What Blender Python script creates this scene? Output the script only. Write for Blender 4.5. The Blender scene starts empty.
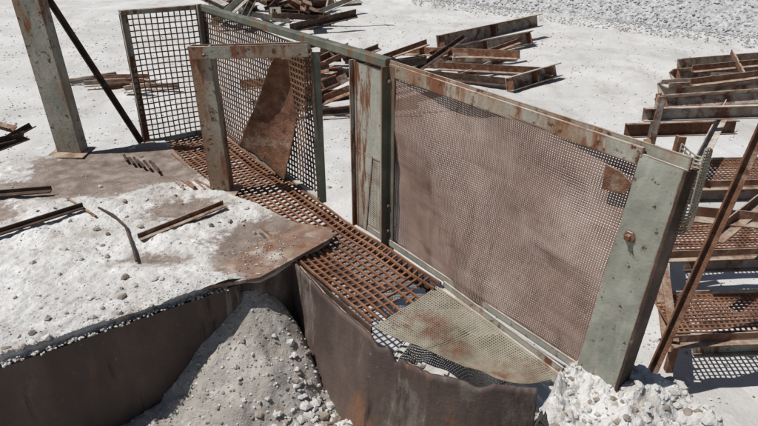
import bpy, math, random
from mathutils import Vector, noise
random.seed(7)
sc=bpy.context.scene
def fb(x,y,z=0,o=5):
    return noise.fractal(Vector((x,y,z)),1.0,2.0,o)
# ---------------------------------------------------------------- materials
def mat(name, cols, scale=5, rough=.85, bump=.3, bscale=60, stretch=(1,1,1), patches=(), metallic=0, attr=None, edge=None, top=None):
    m=bpy.data.materials.new(name); m.use_nodes=True
    nt=m.node_tree; N=nt.nodes; L=nt.links
    b=N['Principled BSDF']; b.inputs['Roughness'].default_value=rough; b.inputs['Metallic'].default_value=metallic
    b.inputs['Specular IOR Level'].default_value=.3
    geo=N.new('ShaderNodeNewGeometry')
    def coord(st):
        mp=N.new('ShaderNodeMapping'); mp.inputs['Scale'].default_value=st
        L.new(geo.outputs['Position'],mp.inputs['Vector']); return mp.outputs[0]
    def nz(sc_,st,det=8,ro=.6):
        n=N.new('ShaderNodeTexNoise'); n.inputs['Scale'].default_value=sc_; n.inputs['Detail'].default_value=det
        n.inputs['Roughness'].default_value=ro
        L.new(coord(st),n.inputs['Vector']); return n.outputs['Fac']
    def mixin(fac,out,c):
        mx=N.new('ShaderNodeMix'); mx.data_type='RGBA'
        L.new(fac,mx.inputs[0]); L.new(out,mx.inputs[6]); mx.inputs[7].default_value=(*c,1); return mx.outputs[2]
    def rng(src,lo,hi):
        rr=N.new('ShaderNodeMapRange'); rr.inputs[1].default_value=lo; rr.inputs[2].default_value=hi
        L.new(src,rr.inputs[0]); return rr.outputs[0]
    def mad(src,a,c):
        k=N.new('ShaderNodeMath'); k.operation='MULTIPLY_ADD'; k.inputs[1].default_value=a; k.inputs[2].default_value=c
        L.new(src,k.inputs[0]); return k.outputs[0]
    def add(a,c):
        k=N.new('ShaderNodeMath'); k.operation='ADD'; L.new(a,k.inputs[0]); L.new(c,k.inputs[1]); return k.outputs[0]
    def ramp(cols,src):
        r=N.new('ShaderNodeValToRGB'); cr=r.color_ramp
        while len(cr.elements)<len(cols): cr.elements.new(.5)
        for i,c in enumerate(cols):
            cr.elements[i].position=.3+.4*i/max(1,len(cols)-1); cr.elements[i].color=(*c,1)
        L.new(src,r.inputs[0]); return r.outputs[0]
    out=ramp(cols,nz(scale,stretch))
    for (c,s,lo,hi,st) in patches:
        out=mixin(rng(nz(s,st,10,.68),lo,hi),out,c)
    if edge:
        bv=N.new('ShaderNodeBevel'); bv.samples=4; bv.inputs['Radius'].default_value=.014
        dt=N.new('ShaderNodeVectorMath'); dt.operation='DOT_PRODUCT'
        L.new(bv.outputs[0],dt.inputs[0]); L.new(geo.outputs['Normal'],dt.inputs[1])
        out=mixin(rng(add(mad(dt.outputs['Value'],-1.8,1.8),nz(17,(1,1,1),8,.7)),.66,.76),out,edge)
    if top:
        sx=N.new('ShaderNodeSeparateXYZ'); L.new(geo.outputs['Normal'],sx.inputs[0])
        f=rng(add(mad(sx.outputs[2],.55,0),nz(11,(1,1,1),9,.68)),.90,1.16)
        out=mixin(f,out,top)
    if attr:
        f=rng(add(mad(nz(9,(1,1,1),12,.72),2.6,-1.3),(lambda a:(setattr(a,'attribute_name',attr[0]),a.outputs['Fac'])[1])(N.new('ShaderNodeAttribute'))),.30,.62)
        mx=N.new('ShaderNodeMix'); mx.data_type='RGBA'
        L.new(f,mx.inputs[0]); L.new(out,mx.inputs[6]); L.new(ramp(attr[1],nz(9,(1,1,1))),mx.inputs[7]); out=mx.outputs[2]
    L.new(out,b.inputs['Base Color'])
    bn=N.new('ShaderNodeBump'); bn.inputs['Strength'].default_value=bump; bn.inputs['Distance'].default_value=.02
    L.new(nz(bscale,(1,1,1),6,.7),bn.inputs['Height']); L.new(bn.outputs[0],b.inputs['Normal'])
    return m
S1=(1,1,1); SV=(1,1,.16)
RU=(.15,.062,.03); DU=(.50,.47,.43)
M={}
M['green']=mat('weathered_green_paint',[(.19,.20,.16),(.265,.265,.22),(.35,.345,.295)],5,.7,.2,40,patches=[((.46,.43,.38),4,.50,.72,SV),((.21,.13,.085),4,.52,.66,(1,1,.25)),(RU,8,.57,.62,SV),((.085,.04,.022),26,.60,.65,S1)],edge=RU,top=DU)
M['greenrust']=mat('rusting_green_paint',[(.18,.185,.145),(.26,.255,.205),(.35,.335,.28)],6,.75,.25,45,patches=[((.44,.41,.36),3.5,.50,.72,SV),((.23,.14,.085),3.2,.47,.60,(1,1,.3)),((.17,.07,.035),7,.53,.59,(1,1,.25)),((.08,.038,.022),20,.57,.63,S1)],edge=RU,top=(.44,.38,.32))
M['darkgreen']=mat('dark_green_paint',[(.07,.08,.06),(.11,.12,.09),(.17,.175,.14)],8,.6,.15,40,patches=[(RU,9,.53,.63,SV)],edge=RU)
M['rust']=mat('rust',[(.09,.042,.025),(.18,.085,.048),(.28,.155,.10)],13,.9,.6,80,patches=[((.42,.36,.30),7,.57,.78,S1),((.06,.03,.02),24,.60,.68,S1)],top=(.42,.35,.28))
M['rustgrey']=mat('rusty_pale_steel',[(.20,.13,.09),(.38,.31,.25),(.52,.48,.43)],6,.85,.4,50,patches=[((.17,.075,.04),5,.50,.60,S1),((.07,.04,.03),22,.60,.68,S1)],edge=(.16,.07,.04),top=DU)
M['rustdark']=mat('dark_rust',[(.03,.02,.015),(.065,.04,.028),(.13,.08,.055)],12,.8,.4,60,patches=[((.30,.27,.24),8,.60,.80,S1)])
M['hopper']=mat('worn_brown_steel',[(.05,.034,.028),(.085,.06,.05),(.145,.105,.087)],3,.58,.35,30,(1,1,.4),patches=[((.20,.095,.05),5,.57,.72,(1,1,.3)),((.34,.30,.26),2.6,.54,.80,(1,1,.5)),((.03,.02,.017),9,.58,.68,SV),((.25,.22,.19),40,.64,.72,S1),((.32,.28,.24),13,.60,.78,(1,1,.1))])
M['gusset']=mat('dusty_rust_plate',[(.13,.08,.058),(.20,.13,.095),(.30,.225,.175)],8,.85,.3,60,patches=[((.45,.42,.38),5,.52,.68,S1),((.17,.07,.032),11,.55,.64,S1)])
M['meshrust']=mat('mesh_rust_dusty',[(.15,.09,.067),(.24,.16,.125),(.35,.265,.22)],3.0,.9,.1,50,patches=[((.11,.05,.028),4,.53,.70,SV)])
M['meshgreen']=mat('mesh_dusty_brown',[(.16,.14,.10),(.26,.23,.175),(.36,.335,.28)],5,.8,.1,50,patches=[((.15,.07,.04),4,.50,.62,S1)])
M['meshdark']=mat('mesh_dark',[(.05,.032,.025),(.11,.06,.036),(.20,.11,.065)],5,.85,.2,50)
M['grate']=mat('grating_rust',[(.11,.05,.028),(.20,.09,.048),(.30,.165,.10)],7,.9,.4,60)
M['dust']=mat('white_dust',[(.38,.365,.345),(.51,.50,.48),(.63,.625,.61)],2.6,.95,.5,90,patches=[((.34,.295,.255),4,.52,.70,S1),((.68,.675,.665),7,.52,.70,S1),((.22,.16,.12),24,.63,.72,S1),((.30,.275,.255),70,.60,.72,S1)],
   attr=('plate',[(.12,.085,.068),(.21,.165,.138),(.33,.28,.24)]))
M['dust2']=mat('hopper_dust',[(.26,.235,.205),(.36,.335,.30),(.47,.445,.41)],5,.95,.7,50,patches=[((.22,.165,.125),6,.54,.72,(1,1,.4)),((.52,.50,.475),13,.58,.7,S1)])
M['rock']=mat('pale_rock',[(.36,.345,.32),(.48,.465,.44),(.60,.59,.57)],11,.95,.5,60)
M['rockb']=mat('brown_rock',[(.16,.125,.10),(.27,.225,.19),(.40,.36,.315)],15,.95,.5,60)
M['gravel']=mat('grey_gravel',[(.26,.26,.26),(.40,.40,.40),(.54,.54,.535)],14,.95,.9,40)
M['ground']=mat('limestone_yard',[(.40,.39,.37),(.48,.472,.455),(.56,.553,.54)],.7,.95,.6,30,patches=[((.36,.34,.315),2.0,.50,.75,(1,.35,1)),((.60,.595,.58),5,.55,.75,S1),((.27,.25,.225),45,.60,.72,S1)])
# ---------------------------------------------------------------- mesh builder
class MB:
    def __init__(s): s.v=[];s.f=[];s.m=[]
    def add(s,vs,fs,m):
        o=len(s.v); s.v+= [tuple(p) for p in vs]
        for f in fs: s.f.append([i+o for i in f]); s.m.append(m)
    def prof(s,a,b,pf,up,m,jit=0):
        a=Vector(a);b=Vector(b);d=(b-a).normalized();up=Vector(up)
        if abs(d.dot(up))>.99: up=Vector((1,0,0))
        sd=d.cross(up).normalized(); u=sd.cross(d).normalized()
        n=len(pf); vs=[a+sd*x+u*y for x,y in pf]+[b+sd*x+u*y for x,y in pf]
        fs=[[i,(i+1)%n,n+(i+1)%n,n+i] for i in range(n)]+[list(range(n))[::-1],list(range(n,2*n))]
        s.add(vs,fs,m)
    def box(s,a,b,w,h,m,up=(0,0,1),t=0):
        c=min(w,h)*.12; x=w/2;y=h/2
        s.prof(a,b,[(-x+c,-y),(x-c,-y),(x,-y+c),(x,y-c),(x-c,y),(-x+c,y),(-x,y-c),(-x,-y+c)],up,m)
    def chan(s,a,b,w,h,m,up=(0,0,1),t=.008):
        x=w/2; s.prof(a,b,[(-x,0),(x,0),(x,h),(x-t,h),(x-t,t),(-x+t,t),(-x+t,h),(-x,h)],up,m)
    def ang(s,a,b,w,h,m,up=(0,0,1),t=.008):
        t2=-t if w<0 else t
        t3=-t if h<0 else t
        s.prof(a,b,[(0,0),(w,0),(w,t3),(t2,t3),(t2,h),(0,h)],up,m)
    def ibeam(s,a,b,w,h,m,up=(0,0,1),t=.015):
        x=w/2; s.prof(a,b,[(-x,0),(x,0),(x,t),(t/2,t),(t/2,h-t),(x,h-t),(x,h),(-x,h),(-x,h-t),(-t/2,h-t),(-t/2,t),(-x,t)],up,m)
    def tube(s,a,b,r,m,n=10):
        s.prof(a,b,[(r*math.cos(2*math.pi*i/n),r*math.sin(2*math.pi*i/n)) for i in range(n)],(0,0.02,1),m)
    def path(s,pts,r,m,n=6):
        for a,b in zip(pts[:-1],pts[1:]): s.tube(a,b,r,m,n)
    def plate(s,poly,t,m):
        P=[Vector(p) for p in poly]; nrm=Vector()
        for i in range(len(P)):
            nrm+=(P[i]-P[0]).cross(P[(i+1)%len(P)]-P[0])
        nrm.normalize(); n=len(P)
        vs=[p+nrm*t/2 for p in P]+[p-nrm*t/2 for p in P]
        s.add(vs,[list(range(n)),list(range(n,2*n))[::-1]]+[[i,n+i,n+(i+1)%n,(i+1)%n] for i in range(n)],m)
    def grid(s,fn,nu,nv,m,keep=None):
        vs=[fn(i/nu,j/nv) for j in range(nv+1) for i in range(nu+1)]
        fs=[]
        for j in range(nv):
            for i in range(nu):
                f=[j*(nu+1)+i,j*(nu+1)+i+1,(j+1)*(nu+1)+i+1,(j+1)*(nu+1)+i]
                if keep is None or all(keep(vs[k]) for k in f): fs.append(f)
        s.add(vs,fs,m)
    def rock(s,c,r,m):
        c=Vector(c); a=random.random()*6.28
        ax=Vector((math.cos(a),math.sin(a),0)); ay=Vector((-math.sin(a),math.cos(a),0)); az=Vector((0,0,1))
        sx,sy,sz=r*random.uniform(.7,1.3),r*random.uniform(.6,1.1),r*random.uniform(.4,.8)
        vs=[]
        for k,(zz,rr,n) in enumerate([(-.7,.6,5),(0.05,1,5),(.75,.55,5)]):
            for i in range(n):
                t=2*math.pi*(i+.5*k)/n; q=rr*random.uniform(.75,1.2)
                vs.append(c+ax*sx*q*math.cos(t)+ay*sy*q*math.sin(t)+az*sz*(zz+random.uniform(-.2,.2)))
        fs=[[4,3,2,1,0],[10,11,12,13,14]]
        for k in (0,5):
            for i in range(5):
                j=(i+1)%5; fs.append([k+i,k+j,k+5+i]); fs.append([k+j,k+5+j,k+5+i])
        s.add(vs,fs,m)
    def wires(s,q,pu,pv,w,t,m,fn=None,seg=1,skip=None):
        c=[Vector(x) for x in q]
        lu=((c[1]-c[0]).length+(c[2]-c[3]).length)/2; lv=((c[3]-c[0]).length+(c[2]-c[1]).length)/2
        nu=max(2,round(lu/pu)); nv=max(2,round(lv/pv))
        nrm=(c[1]-c[0]).cross(c[3]-c[0]).normalized()
        def P(u,v):
            p=(c[0]*(1-u)+c[1]*u)*(1-v)+(c[3]*(1-u)+c[2]*u)*v
            return fn(p,u,v) if fn else p
        for i in range(nu+1):
            u=i/nu
            for k in range(seg):
                if skip and skip(u,(k+.5)/seg): continue
                s.prof(P(u,k/seg),P(u,(k+1)/seg),[(-w/2,-t/2),(w/2,-t/2),(w/2,t/2),(-w/2,t/2)],nrm,m)
        for j in range(nv+1):
            v=j/nv
            for k in range(seg):
                if skip and skip((k+.5)/seg,v): continue
                o=nrm*t*.45
                s.prof(P(k/seg,v)+o,P((k+1)/seg,v)+o,[(-w/2,-t/2),(w/2,-t/2),(w/2,t/2),(-w/2,t/2)],nrm,m)
def build(name,mb,parent=None,smooth=False,attr=None):
    me=bpy.data.meshes.new(name)
    if parent is None:
        n=len(mb.v); cx=sum(p[0] for p in mb.v)/n; cy=sum(p[1] for p in mb.v)/n; cz=min(p[2] for p in mb.v)
    else: cx=cy=cz=0
    me.from_pydata([(p[0]-cx,p[1]-cy,p[2]-cz) for p in mb.v],[],mb.f)
    names=sorted(set(mb.m))
    for k in names: me.materials.append(M[k])
    me.polygons.foreach_set('material_index',[names.index(k) for k in mb.m])
    if smooth: me.polygons.foreach_set('use_smooth',[True]*len(me.polygons))
    if attr:
        a=me.attributes.new(attr[0],'FLOAT','POINT'); a.data.foreach_set('value',[attr[1](p) for p in mb.v])
    me.update()
    o=bpy.data.objects.new(name,me); o.location=(cx,cy,cz); sc.collection.objects.link(o)
    if parent: o.parent=parent
    return o
def empty(name):
    e=bpy.data.objects.new(name,None); sc.collection.objects.link(e); return e
R=random.uniform
# ---------------------------------------------------------------- ground
g=MB()
def ext(a):
    s=1 if a>0 else -1; k=abs(a)
    return s*(15.5*k + (380*((k-.95)/.05)**2 if k>.95 else 0))
def rut(x,y):
    # faint vehicle tracks crossing the yard
    r=0
    for o in (0,1.7):
        d=(y-8.3-o-.22*x-.3*math.sin(x*.35)); r-=.03*math.exp(-(d/.22)**2)
    return r
def gz(x,y): return .035*fb(x*.5,y*.5,0,3)+.014*fb(x*3,y*3,2,4)+rut(x,y)+.006*fb(x*11,y*11,8,3)
def gf(u,v):
    x=ext(2*u-1); y=9+ext(2*v-1)
    return (x,y,gz(x,y))
g.grid(gf,420,420,'ground')
build('ground',g,smooth=True)
g=MB()
for i in range(12000):
    y=2+16*random.random()**1.3; x=R(-.75,.75)*(y+1)
    if x<-1 and y<4.6: continue
    if fb(x*.7,y*.7,9,3)<-.1 and random.random()<.7: continue
    g.rock((x,y,.003+gz(x,y)),R(.004,.012)*(1+.06*y)*(1.9 if random.random()<.02 else 1),random.choice(['rock','rock','rock','rockb']))
build('loose_stones',g)
g=MB()
def base(x): return 20.6-.92*max(x-1,-3)
def bank(u,v):
    x=-1+26*u; y=base(min(x,9))-.2+v*9
    d=(y-base(min(x,9)))
    h=max(0,min(d*.62,3.2)+.25*fb(x*.6,y*.6,3,4)*min(1,max(0,d)))+.05*fb(x*6,y*6,1,3)
    h*=min(1,max(0,(x+1)/3))
    return (x,y,h-.02)
g.grid(bank,220,90,'gravel')
for i in range(26000):
    u=random.random();v=random.random()**1.5*.75
    p=bank(u,v)
    if p[0]>14: continue
    g.rock(p,R(.018,.048),'gravel')
for i in range(2400):
    x=R(1,10); y=base(min(x,9))-random.random()**2*1.9
    g.rock((x,y,.02),R(.012,.035),'gravel')
build('gravel_bank',g)
# ---------------------------------------------------------------- platform
plat=empty('concrete_platform')
Lp=[(-4.4,-.2),(-4.6,1.4),(-4.6,3.1)]
Rp=[(-.70,2.47),(-.575,2.48),(-.27,2.86),(-.40,2.98),(-1.0,3.44),(-1.65,4.36)]
Rt=[0,.07,.25,.32,.62,1]
def lerp_poly(P,T,t):
    for i in range(len(P)-1):
        if t<=T[i+1]+1e-9:
            k=(t-T[i])/(T[i+1]-T[i]); return (P[i][0]*(1-k)+P[i+1][0]*k,P[i][1]*(1-k)+P[i+1][1]*k)
    return P[-1]
def inplate(x,y):
    def el(cx,cy,rx,ry): return 1-min(1,math.hypot((x-cx)/rx,(y-cy)/ry))
    a=el(-1.75,3.88,.85,.50); b=el(-.55,2.80,.44,.42); c=el(-2.55,3.1,.6,.35); e=el(-1.15,3.2,.4,.25); f=el(-2.0,3.5,.8,.25)
    h=el(-1.15,2.62,.4,.12)
    return max(a*1.8,b*1.8,c*1.3,e*1.0,f*1.1,h*.7,0)
def dz(x,y):
    k=1-min(1,inplate(x,y)*1.1)
    return .982+k*(.026+.020*fb(x*1.6,y*1.6,5,4)+.009*abs(fb(x*6,y*6,1,5)))+.0045*fb(x*22,y*22,4,4)*(.35+k)+.022*k*max(0,fb(x*3.2,y*3.2,17,5))
def deck(u,v):
    l=lerp_poly(Lp,[0,.5,1],v); r=lerp_poly(Rp,Rt,v)
    k=u**.6
    x=l[0]*(1-k)+r[0]*k; y=l[1]*(1-k)+r[1]*k
    e=min(1,v*30)
    y+= (.012*fb(x*6,3,1)+.016*fb(x*26,5,1)-.012)*(1-e)
    return (x,y,dz(x,y)-.012*(1-e)**2)
g=MB(); g.grid(deck,440,330,'dust')
build('dusty_top',g,plat,attr=('plate',lambda p:min(1.2,inplate(p[0],p[1])*1.2)))
g=MB()
per=[]
for i in range(241): p=deck(i/240,0); per.append((p[0],p[1],p[2]))
for i in range(1,61): p=deck(1,i/60); per.append(p)
for i in range(1,61): p=deck(1-i/60,1); per.append(p)
for i in range(len(per)-1):
    a,b=per[i],per[i+1]
    za=.955+.014*fb(a[0]*19,a[1]*19); zb_=.955+.014*fb(b[0]*19,b[1]*19)
    g.add([a,b,(b[0],b[1],zb_),(a[0],a[1],za)],[[0,1,2,3]],'dust')
    g.add([(a[0],a[1],za),(b[0],b[1],zb_),(b[0],b[1],0),(a[0],a[1],0)],[[0,1,2,3]],'hopper')
build('sides',g,plat)
g=MB()
n=Vector((.583,-.812,0))
a0=Vector((-4.3,-.14,0)); b0=Vector((-.69,2.46,0))
def wall(u,v):
    p=a0.lerp(b0,u); z=.968*v+.004*fb(u*30,2)*v
    k=.024+.010*fb(u*7,v*1.5,3,3)*(1-v*.6)
    return (p.x+n.x*k,p.y+n.y*k,z)
g.grid(wall,160,20,'hopper')
G=[(-.93,2.325,1.0),(-.575,2.44,1.0),(-.25,2.835,1.0),(-.265,2.94,1.0),(-.45,3.0,1.0),(-.66,2.76,1.0)]
g.plate(G,.018,'gusset')
build('edge_steel',g,plat,smooth=False)
g=MB()
for i in range(5600):
    u=random.random();v=random.random()**1.2
    p=deck(u,v)
    if p[0]<-3.4: continue
    if inplate(p[0],p[1])>.3 and random.random()<.5: continue
    if fb(p[0]*2,p[1]*2,30,3)<0 and random.random()<.6: continue
    r=R(.0015,.0055) if random.random()<.95 else R(.006,.022)
    g.rock((p[0],p[1],p[2]+r*.3),r,random.choice(['rock','rock','rockb']))
for i in range(260):
    x=random.gauss(-.60,.10); y=random.gauss(2.66,.12)
    if y-2.44>1.21*(x+.575)+.0 and y<3.0: g.rock((x,y,1.012),R(.0015,.006),random.choice(['rock','rockb']))
# crumbs along the front lip
for i in range(900):
    u=random.random(); p=deck(u,0)
    if p[0]>-.72: continue
    k=R(0,.035); r=R(.002,.009)
    g.rock((p[0]+n.x*k,p[1]+n.y*k,.972+R(0,.008)),r,random.choice(['rock','rock','rockb']))
build('rubble',g,plat)
# ---------------------------------------------------------------- hopper
hop=empty('steel_hopper')
PL=[(-.66,2.93),(-.41,2.60),(-.21,2.27),(.015,1.97),(.198,1.80),(.40,1.745),(.60,1.72)]
PT=[0,.2,.4,.6,.74,.87,1]
g=MB()
def hp(u,v):
    x,y=lerp_poly(PL,PT,u)
    top=.985+.010*fb(u*14,0,3)
    if u>.56: top-=.035*max(0,fb(u*11,1,7,3))+.02*max(0,math.sin(u*37+2*math.sin(u*20)))*(u<.85)
    top-=.05*math.exp(-((u-.64)/.012)**2)
    z=.05+(top-.05)*v
    sh=.05*(1-v)
    bow=.05*math.sin(math.pi*min(1,max(0,u)))*(v-1)**2
    return (x-.8*sh+.014*fb(x*4,y*4,z*3)-bow,y-.6*sh-bow,z)
g.grid(hp,220,34,'hopper')
hpm=build('curved_plate',g,hop,smooth=True)
so=hpm.modifiers.new('s','SOLIDIFY'); so.thickness=.012; so.offset=1
g=MB()
g.path([Vector(hp(k/20,1))+Vector((0.012,.012,-.03)) for k in range(0,12)],.008,'rust')
g.plate([(-.60,2.49,.985),(-.44,2.66,.985),(-.44,2.66,.4),(-.60,2.49,.4)],.012,'hopper')
build('lip_bar',g,hop)
def side(x,y):
    for (ax,ay),(bx,by) in zip(PL[:-1],PL[1:]):
        if ax<=x<=bx:
            yy=ay+(by-ay)*(x-ax)/(bx-ax); return yy-y
    return 1 if x<PL[0][0] else -1
def hz(x,y):
    d=math.hypot(x+.66,(y-2.52))
    z=.96-.95*d
    if z<.46: z=.46-(.46-z)*.12
    d2=max(0,side(x,y)) if x>-.66 else 1
    z-=.16*math.exp(-(d2/.12)**2)*(z>.5)
    rg=.007*math.sin(math.atan2(y-2.52,x+.66)*19+5*fb(x*2,y*2))*min(1,d*2)
    return z+rg+.035*fb(x*4,y*4,1,5)+.015*fb(x*15,y*15,2,4)
g=MB()
g.grid(lambda u,v:(-2.6+3.3*u,.1+2.9*v,hz(-2.6+3.3*u,.1+2.9*v)),340,300,'dust2',keep=lambda p:side(p[0],p[1])>.0)
build('dust_fill',g,hop,smooth=True)
g=MB()
for i in range(620):
    x=random.gauss(-.14,.19); y=random.gauss(2.03,.17)
    if side(x,y)<.04: continue
    g.rock((x,y,hz(x,y)+.006),random.choice([.006,.008,.012,.016,.022,.028])*R(.8,1.2),random.choice(['rock','rock','rockb']))
for i in range(2600):
    x=R(-1.2,.1); y=R(1.4,2.5)
    if side(x,y)<.02: continue
    g.rock((x,y,hz(x,y)),R(.003,.010),random.choice(['rock','rockb']))
build('rubble',g,hop)
# ---------------------------------------------------------------- crushed concrete heap
g=MB()
def heap(u,v):
    x=.30+1.2*u; y=.55+1.6*v
    d=math.sqrt(((x-.875)/.46)**2+((y-1.28)/.73)**2)
    z=.985+.06*fb(x*5,y*5,8,5)+.03*fb(x*14,y*14,2,4)
    k=max(0,d-.80+.10*fb(x*4,y*4,5))
    z-=max(0,k)*2.4
    return (x,y,max(-.03,z))
g.grid(heap,190,220,'dust',keep=lambda p: not(p[0]<.60 and side(p[0],p[1])>-.01))
for i in range(1700):
    p=heap(random.random(),random.random())
    if p[2]<.3 or (p[0]<.62 and side(p[0],p[1])>-.03): continue
    g.rock(p,R(.003,.022),random.choice(['rock','rock','rock','rockb']))
build('crushed_concrete_heap',g)
# ---------------------------------------------------------------- guard railing
zb=.96; zt=1.93
gr=empty('guard_railing')
A=Vector((-1.32,4.70,0)); B=Vector((-.36,3.39,0)); C=Vector((.05,2.86,0)); Cb=Vector((-.13,3.08,0))
Db=Vector((.79,1.85,0)); Dt=Vector((.83,1.765,0)); Eb=Vector((.905,1.73,0)); Et=Vector((.925,1.655,0))
Z=lambda p,z:Vector((p.x,p.y,z))
g=MB()
g.box(Z(A,zt),Z(C,zt+.01),.05,.045,'darkgreen')
g.ang(Z(C,zt-.035),Z(Et,zt-.05),-.05,.06,'greenrust',t=.008)
g.box(Z(C,zt-.02),Z(Dt,zt-.03),.012,.06,'greenrust')
g.ang(Z(Cb,zb),Z(Db,zb-.01),-.05,.035,'green')
g.box(Z(A,zb),Z(B,zb),.04,.04,'green')
build('rails',g,gr)
g=MB()
g.ang(Z(A,zb-.02),Z(A,zt),.05,.05,'green',up=(-.8,-.6,0))
g.ang(Z(C,zb-.03),Z(C,zt),.05,.05,'darkgreen',up=(-.8,-.6,0))
g.box(Z(C,zb)+Vector((-.03,.03,0)),Z(C,zt-.03)+Vector((-.03,.03,0)),.028,.02,'green',up=(-.8,-.6,0))
nn=Vector((-.79,-.61,0))
def ep(u,v):
    p=(Z(Db,zb-.03)*(1-u)+Z(Eb,zb-.05)*u)*(1-v)+(Z(Dt,zt-.02)*(1-u)+Z(Et,zt-.03)*u)*v
    return p+nn*(.014+.006*fb(u*2,v*5,3,3))
g.grid(ep,10,60,'green')
g.plate([Z(Db,zb-.03)+nn*.002,Z(Eb,zb-.05)+nn*.002,Z(Et,zt-.03)+nn*.002,Z(Dt,zt-.02)+nn*.002],.008,'green')
g.plate([Z(Eb,zb-.05)+nn*.018,Z(Eb,zb-.05)-nn*.06,Z(Et,zt-.04)-nn*.06,Z(Et,zt-.03)+nn*.018],.01,'rustdark')
bp=Z(Db*.35+Eb*.65,1.62)+nn*.02
g.tube(bp,bp+nn*.02,.02,'rustgrey',6); g.tube(bp+nn*.02,bp+nn*.035,.010,'rust',8)
cb=Z(Db*.9+Dt*.1,1.80)+nn*.024
dd=(Eb-Db).normalized()
g.plate([cb-dd*.03+Vector((0,0,-.05)),cb+dd*.05+Vector((0,0,-.04)),cb+dd*.07+Vector((0,0,.0)),cb+dd*.02+Vector((0,0,.03)),cb-dd*.03+Vector((0,0,.04))],.006,'rust')
for z in (1.86,1.2,1.05):
    q=Z(C,z)+nn*.012+Vector((.012,-.015,0)); g.tube(q,q+nn*.012,.009,'rust',6)
build('posts',g,gr)
g=MB()
d=(C-Cb).normalized()
g.plate([Z(Cb,1.42)+nn*.004,Z(C,1.42)+nn*.004,Z(C,zt-.03)+nn*.004,Z(Cb,zt-.03)+nn*.004],.006,'green')
g.ang(Z(Cb,zb),Z(Cb,zt-.02),.03,.03,'green',up=(-.8,-.6,0))
g.plate([Z(Cb,zb)+nn*.006,Z(Cb+d*.1,zb)+nn*.006,Z(Cb+d*.16,1.43)+nn*.006,Z(Cb,1.43)+nn*.006],.004,'green')
build('infill_plate',g,gr)
g=MB()
g.wires([Z(Cb,zb),Z(C,zb),Z(C,1.5),Z(Cb,1.5)],.013,.013,.006,.003,'meshgreen')
def bulge(p,u,v): return p-nn*(.014*math.sin(u*9+v*5)+.016*fb(u*3,v*3))
g.wires([Z(C,zb+.01)-nn*.01,Z(Db,zb)-nn*.01,Z(Dt,zt-.05)-nn*.01,Z(C,zt-.03)-nn*.01],.0100,.0100,.0055,.002,'meshrust',fn=bulge,seg=10)
build('fine_mesh',g,gr)
g=MB()
g.wires([Z(A,zb),Z(B,zb),Z(B,zt-.03),Z(A,zt-.03)],.036,.036,.009,.006,'meshdark',seg=5,fn=lambda p,u,v:p+nn*.02*math.sin(u*5+v*3))
build('coarse_mesh',g,gr)
g=MB()
def flap(u,v):
    a=u*3.3
    return (Et.x-.005+.045*math.sin(a)+.014*u,Et.y+.03-.05*u+.035*math.cos(a),zt+.03-.30*v*(1-.35*u)-.03*math.sin(u*5))
for i in range(13):
    g.path([Vector(flap(i/12,j/8)) for j in range(9)],.0026,'meshgreen',4)
for j in range(23):
    g.path([Vector(flap(i/8,j/22)) for i in range(9)],.0026,'meshgreen',4)
build('torn_flap',g,gr)
# ---------------------------------------------------------------- left wire panel
g=MB()
l0=Vector((-1.82,4.38,0)); l1=Vector((-1.36,4.66,0))
g.ang(Z(l0,zb),Z(l0,zt+.02),.05,.05,'greenrust',up=(.5,-.86,0))
g.ang(Z(l1,zb),Z(l1,zt+.03),.045,.05,'green',up=(.5,-.86,0))
g.box(Z(l0,zt+.01),Z(l1,zt+.01),.035,.035,'greenrust')
g.box(Z(l0,zb+.02),Z(l1,zb+.02),.04,.04,'green')
g.wires([Z(l0,zb+.03),Z(l1,zb+.03),Z(l1,zt),Z(l0,zt)],.040,.040,.0075,.006,'meshdark',seg=5,fn=lambda p,u,v:p+Vector((.5,-.86,0))*.012*math.sin(u*6+v*4))
build('wire_mesh_panel',g)
# ---------------------------------------------------------------- gate frame
g=MB()
f0=Vector((-1.0,3.46,0)); f1=Vector((-.385,3.385,0))
g.chan(Z(f0,.97)+Vector((0,-.02,0)),Z(f0,1.90)+Vector((-.02,-.02,0)),.125,.08,'greenrust',up=(.1,1,0),t=.01)
g.chan(Z(f0,1.83)+Vector((-.065,0,0)),Z(f1,1.86)+Vector((.0,0,0)),.07,.07,'greenrust')
g.ang(Z(f1,.95),Z(f1,1.88),-.055,.05,'darkgreen',up=(0,1,0))
g.plate([(-1.10,3.36,.995),(-.9,3.34,.995),(-.88,3.54,.995),(-1.08,3.56,.995)],.012,'rust')
for (px,pz) in [(-.98,1.86),(-.45,1.86)]:
    g.tube((px,3.40,pz),(px,3.375,pz),.010,'rust',6)
build('gate_frame',g)
g=MB()
def sheet(u,v):
    x=-.93+.30*u+.30*v-.08*u*v; y=3.66-.10*u-.02*v+.05*math.sin(v*3.1+.6)+.04*math.sin(u*3)
    z=1.20+.60*v-.22*u*(1-v)+.02*fb(u*3,v*3,1)
    if u<.02 or u>.98: x+=.012*fb(v*9,u)
    return (x,y+.05*(1-v),z)
g.grid(sheet,40,50,'rust')
o=build('warped_rust_sheet',g,smooth=True); m_=o.modifiers.new('s','SOLIDIFY'); m_.thickness=.006
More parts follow.
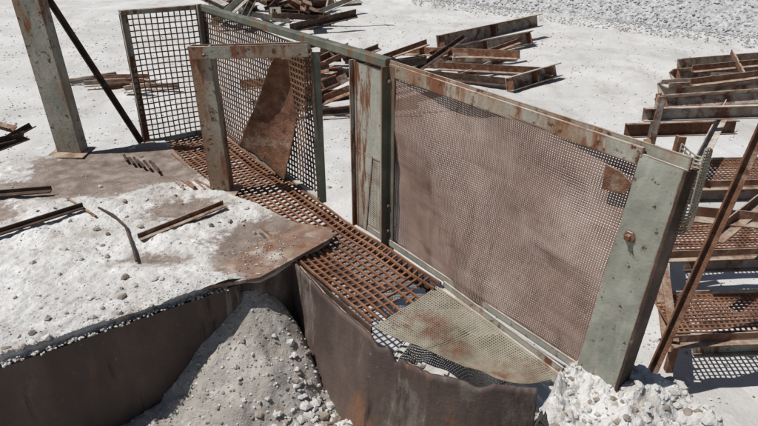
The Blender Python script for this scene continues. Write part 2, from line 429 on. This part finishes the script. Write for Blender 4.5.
# ---------------------------------------------------------------- walkway grating
wk=empty('walkway_grating')
w0=Vector((-1.34,4.64,.975)); w1=Vector((-1.70,4.36,.975)); w2=Vector((-.03,2.14,.965)); w3=Vector((.30,2.44,.965))
g=MB()
sag=lambda p,u,v:p+Vector((0,0,.022*fb(p.x*2,p.y*2,3)-.03*math.sin(math.pi*v)*u))
def tear(u,v): return u>.93 and fb(v*7,3.3,1)*.5+(u-.93)/.07>.75
g.wires([w1,w2,w3,w0],.043,.043,.010,.012,'grate',fn=sag,seg=16,skip=tear)
build('rusty_grate',g,wk)
g=MB()
g.wires([w2+Vector((.01,-.01,-.01)),Vector((.47,1.83,.94)),Vector((.72,1.82,.945)),w3+Vector((-.02,-.0,-.015))],.0115,.0115,.0058,.003,'meshgreen',fn=lambda p,u,v:sag(p,u,v)+Vector((0,0,-.012*(1-v)*abs(math.sin(u*7)))),seg=8)
g.ang(w3+Vector((.02,.02,-.03)),Vector((.74,1.86,.92)),.03,.04,'green')
g.ang(w1-Vector((0,0,.07)),w2-Vector((0,0,.07)),.03,.05,'rustdark')
g.ang(w0-Vector((0,0,.07)),w3-Vector((0,0,.07)),.03,.05,'rustdark')
build('fine_grate',g,wk)
g=MB()
def spoil(u,v):
    x=-.4+1.5*u;y=1.5+1.6*v
    d=math.hypot((x-.30)/.55,(y-2.15)/.6)
    return (x,y,max(-.03,.88*(1-d*d)+.05*fb(x*4,y*4,2,4)) if d<1 else -.03)
g.grid(spoil,100,100,'rock',keep=lambda p:side(p[0],p[1])<-.03)
for i in range(700):
    u,v=random.random(),random.random();p=spoil(u,v)
    if p[2]>.02 and side(p[0],p[1])<-.06: g.rock(p,R(.006,.025),random.choice(['rock','rockb']))
build('rubble_heap',g)
# ---------------------------------------------------------------- big post and leaning bar
g=MB()
g.chan((-2.27,4.12,.98),(-2.30,4.05,2.75),.19,.09,'greenrust',up=(.15,1,0),t=.012)
g.plate([(-2.40,4.02,.992),(-2.13,4.02,.992),(-2.13,4.24,.992),(-2.40,4.24,.992)],.014,'rust')
build('steel_post',g)
g=MB()
g.ang((-1.83,4.33,.99),(-2.38,4.30,2.30),.04,.04,'rustdark',up=(.3,-1,0))
build('leaning_angle_bar',g)
# ---------------------------------------------------------------- debris on deck
def rod(name,pts,r,m='rust'):
    g=MB(); g.path([Vector(p) for p in pts],r,m,7); build(name,g)
g=MB(); g.ang((-1.29,2.80,1.02),(-.93,3.21,1.02),.04,.03,'rust',t=.006); build('angle_iron',g)
rod('bent_rebar',[(-1.66,3.18,1.015),(-1.52,3.05,1.035),(-1.40,2.92,1.03),(-1.28,2.70,1.025),(-1.22,2.58,1.015)],.007,'rustdark')
rod('rebar',[(-1.9,3.3,1.02),(-1.62,3.05,1.025)],.007)
g=MB()
for i in range(7):
    x=-1.84+.045*i+R(-.01,.01); y=3.98-.03*i+R(-.02,.02)
    g.tube((x,y+.07,1.0+.003*i),(x+.09+R(-.02,.02),y-.07,1.01),.009,'rustdark',7)
for i in range(6):
    x=-1.34+.04*i+R(-.02,.02); g.tube((x,3.60+R(-.03,.03),1.0),(x+.12+R(-.05,.03),3.44,1.01+.01*(i%3)),.009,'rust',7)
build('rebar_offcuts',g)
for (a,b,w) in [((-2.2,2.72,1.02),(-1.74,3.16,1.03),.035),((-2.6,3.30,1.02),(-2.05,3.42,1.02),.05)]:
    g=MB(); g.ang(a,b,w,.03,'rustdark'); build('angle_iron',g)
g=MB()
for i in range(9):
    a=R(0,3.14); x=R(-3.1,-2.7); y=R(3.7,4.3); L=R(.2,.45)
    z=1.0+R(0,.12)
    g.ang((x,y,z),(x+L*math.cos(a),y+L*math.sin(a),z+R(-.05,.1)),.06,.05,random.choice(['rustdark','rust','rustdark']),up=(R(-.6,.6),R(-.6,.6),1))
build('scrap_angle_pile',g)
# ---------------------------------------------------------------- scrap piles
def pile(name,items):
    g=MB()
    for it in items:
        k,a,b,w,h,m=it[:6]; up=it[6] if len(it)>6 else (0,0,1)
        a=Vector(a);b=Vector(b)
        getattr(g,k)(a,b,w,h,m,up=up,t=.014)
        if k in('chan','ibeam'):
            d=(b-a); L=d.length; d.normalize(); s_=d.cross(Vector(up)).normalized(); u_=s_.cross(d)
            for t in (0.02,.5,.96):
                if random.random()<.6:
                    c=a+(b-a)*t; g.plate([c-s_*w*.49+u_*.01,c+s_*w*.49+u_*.01,c+s_*w*.49+u_*h*.97,c-s_*w*.49+u_*h*.97],.012,'rust')
    build(name,g)
pile('scrap_steel_pile',[
 ('chan',(1.1,11.7,.30),(3.5,13.8,.36),.26,.16,'rustgrey',(.75,-.66,.2)),
 ('chan',(.95,11.2,.10),(3.2,13.0,.12),.26,.14,'rustgrey',(.7,-.7,.5)),
 ('chan',(.3,10.9,.02),(2.2,10.9,.04),.22,.12,'rustgrey'),
 ('ang',(.5,11.6,.1),(2.4,10.3,.3),.14,.14,'rust'),
 ('chan',(2.0,9.35,.10),(3.0,10.2,.13),.22,.14,'rustgrey',(.6,-.75,.3)),
 ('ang',(1.0,10.2,.15),(2.9,10.0,.1),.12,.12,'rust'),
 ('ang',(.2,10.4,.02),(2.1,9.5,.05),.12,.12,'rustdark'),
 ('ang',(1.6,11.0,.1),(2.6,11.4,.35),.10,.08,'rust'),
 ('ang',(.6,10.2,.1),(1.6,11.6,.4),.10,.08,'rustdark'),
 ('chan',(1.3,10.7,.2),(2.4,10.6,.22),.35,.07,'rustgrey'),
 ('ang',(1.3,9.9,.05),(2.3,10.8,.2),.10,.08,'rustgrey'),
 ('ang',(-.2,10.9,.05),(.9,11.5,.3),.10,.10,'rust'),
])
pile('scrap_steel_pile',[
 ('chan',(3.85,8.1,.14),(8,8.9,.18),.22,.12,'rustgrey',(.2,-1,.9)),
 ('chan',(4.2,8.9,.14),(8,9.6,.2),.22,.12,'rustgrey',(.2,-1,.5)),
 ('chan',(4.7,9.6,.14),(8.5,10.6,.16),.22,.12,'rustgrey',(.2,-1,.9)),
 ('chan',(5.2,10.5,.14),(9,11.6,.16),.22,.12,'rustgrey',(.3,-1,.3)),
 ('ang',(3.85,8.1,.0),(3.83,8.15,.30),.10,.08,'rust'),
 ('chan',(4.1,8.5,.30),(7.5,9.0,.32),.2,.08,'rustgrey'),
 ('ang',(4.4,8.4,.35),(8,9.3,.5),.10,.10,'rust'),
 ('ang',(4.9,9.4,.3),(8,9.9,.45),.10,.10,'rust'),
 ('ang',(5.3,8.7,.38),(5.9,10.2,.40),.08,.08,'rust'),
 ('ang',(5.0,9.0,.3),(8.4,8.6,.42),.08,.08,'rustgrey'),
])
it=[]
for i in range(40):
    x=R(-4.0,-1.1); y=R(14.0,17.5); a=R(0,3.14); L=R(.6,2.0)
    it.append((random.choice(['chan','ang','ibeam','ang']),(x,y,R(.02,.6)),(x+L*math.cos(a),y+L*math.sin(a)*.6,R(.02,.9)),R(.08,.22),R(.08,.2),random.choice(['rustgrey','rust','rustdark','rustdark','green']),(R(-.7,.7),R(-.9,.3),.8)))
pile('scrap_steel_pile',it)
it=[]
for i in range(26):
    x=R(-1.5,.5); y=R(7.8,11.0); a=R(-.8,1.8); L=R(.5,1.4)
    it.append((random.choice(['chan','ang','ang']),(x-L/2,y,R(.02,.3)),(x+L*math.cos(a)/2,y+L*math.sin(a)*.6,R(.02,.5)),R(.06,.16),R(.06,.14),random.choice(['rustgrey','rust','rust','rustdark']),(R(-.7,.7),R(-.9,.3),.8)))
pile('scrap_steel_pile',it)
it=[]
for i in range(8):
    x=R(-5.2,-3.9); y=R(8.8,9.9); a=R(-.8,.8); L=R(.3,.9)
    it.append(('ang',(x,y,R(.02,.08)),(x+L*math.cos(a),y+L*math.sin(a),R(.02,.15)),.08,.08,random.choice(['rustgrey','rust']),(R(-.7,.7),R(-.9,.3),.8)))
pile('scrap_steel_pile',it)
# ---------------------------------------------------------------- leaning bar right and stair
g=MB(); g.ang((1.50,2.64,0),(1.98,2.92,1.95),.05,.045,'rust',up=(-.7,-.7,.2)); build('leaning_angle_bar',g)
st=empty('rusty_steel_stair')
g=MB()
for k,(x,y,z) in enumerate([(1.72,2.80,.38),(1.86,3.35,.62),(2.0,3.9,.86)]):
    g.wires([(x,y,z),(x+.9,y+.06,z),(x+.93,y+.42,z),(x+.03,y+.38,z)],.035,.035,.009,.008,'grate',seg=4,fn=lambda p,u,v:p+Vector((0,0,.012*fb(p.x*3,p.y*3,2))))
    g.ang((x-.02,y-.02,z-.05),(x+.92,y+.04,z-.05),.05,.06,'rust')
    g.ang((x,y+.42,z-.05),(x+.95,y+.46,z-.05),.05,.06,'rustgrey')
    g.chan((x+.15,y+.02,z-.10),(x+1.0,y+.06,z-.10),.12,.04,'rustgrey' if k else 'green',up=(0,-1,.1))
build('treads',g,st)
g=MB()
g.chan((1.74,2.78,.30),(2.05,4.3,.98),.14,.05,'rust',up=(-1,.2,0))
g.chan((2.62,2.75,.30),(3.0,4.35,.98),.14,.05,'rust',up=(-1,.2,0))
g.ang((1.95,3.75,0),(1.98,3.75,1.25),.05,.05,'rust')
g.ang((2.05,4.35,0),(2.08,4.35,1.35),.05,.05,'rustgrey')
g.ang((1.85,3.2,.95),(2.8,3.2,.85),.09,.07,'rust')
g.ang((1.9,3.0,.9),(2.5,3.5,.95),.07,.07,'rust')
g.chan((2.0,4.4,1.2),(3.1,4.5,1.2),.10,.05,'rustgrey',up=(0,-1,.1))
g.chan((2.1,4.9,.9),(3.1,5.0,.9),.12,.05,'rust',up=(0,-1,.1))
g.ang((2.2,3.9,1.0),(2.9,4.9,1.1),.07,.07,'rustgrey')
g.ang((1.8,2.9,0),(1.8,2.9,.38),.04,.04,'rust')
g.ang((2.7,2.9,0),(2.7,2.9,.38),.04,.04,'rust')
build('frame',g,st)
# ---------------------------------------------------------------- camera, light
cam=bpy.data.cameras.new('Camera'); co=bpy.data.objects.new('Camera',cam); sc.collection.objects.link(co)
co.location=(0,0,2.6); co.rotation_euler=(math.radians(63),0,0)
cam.sensor_width=36; cam.lens=600/758*36; cam.clip_end=1500; cam.clip_start=.05
sc.camera=co
to=Vector((-.98,-.2,0)).normalized(); el=math.radians(62)
sd=Vector((to.x*math.cos(el),to.y*math.cos(el),math.sin(el)))
sl=bpy.data.lights.new('sun','SUN'); sl.energy=4.9; sl.angle=math.radians(.5); sl.color=(1,.97,.93)
so=bpy.data.objects.new('sun',sl); sc.collection.objects.link(so); so.rotation_euler=(-sd).to_track_quat('-Z','Y').to_euler(); so.location=(-5,-2,10)
w=bpy.data.worlds.new('World'); sc.world=w; w.use_nodes=True
nt=w.node_tree; sk=nt.nodes.new('ShaderNodeTexSky'); sk.sky_type='NISHITA'; sk.sun_disc=False
sk.sun_elevation=el; sk.sun_rotation=math.atan2(to.x,to.y)
nt.links.new(sk.outputs[0],nt.nodes['Background'].inputs[0]); nt.nodes['Background'].inputs[1].default_value=.055
sc.view_settings.view_transform='Standard'; sc.view_settings.look='None'
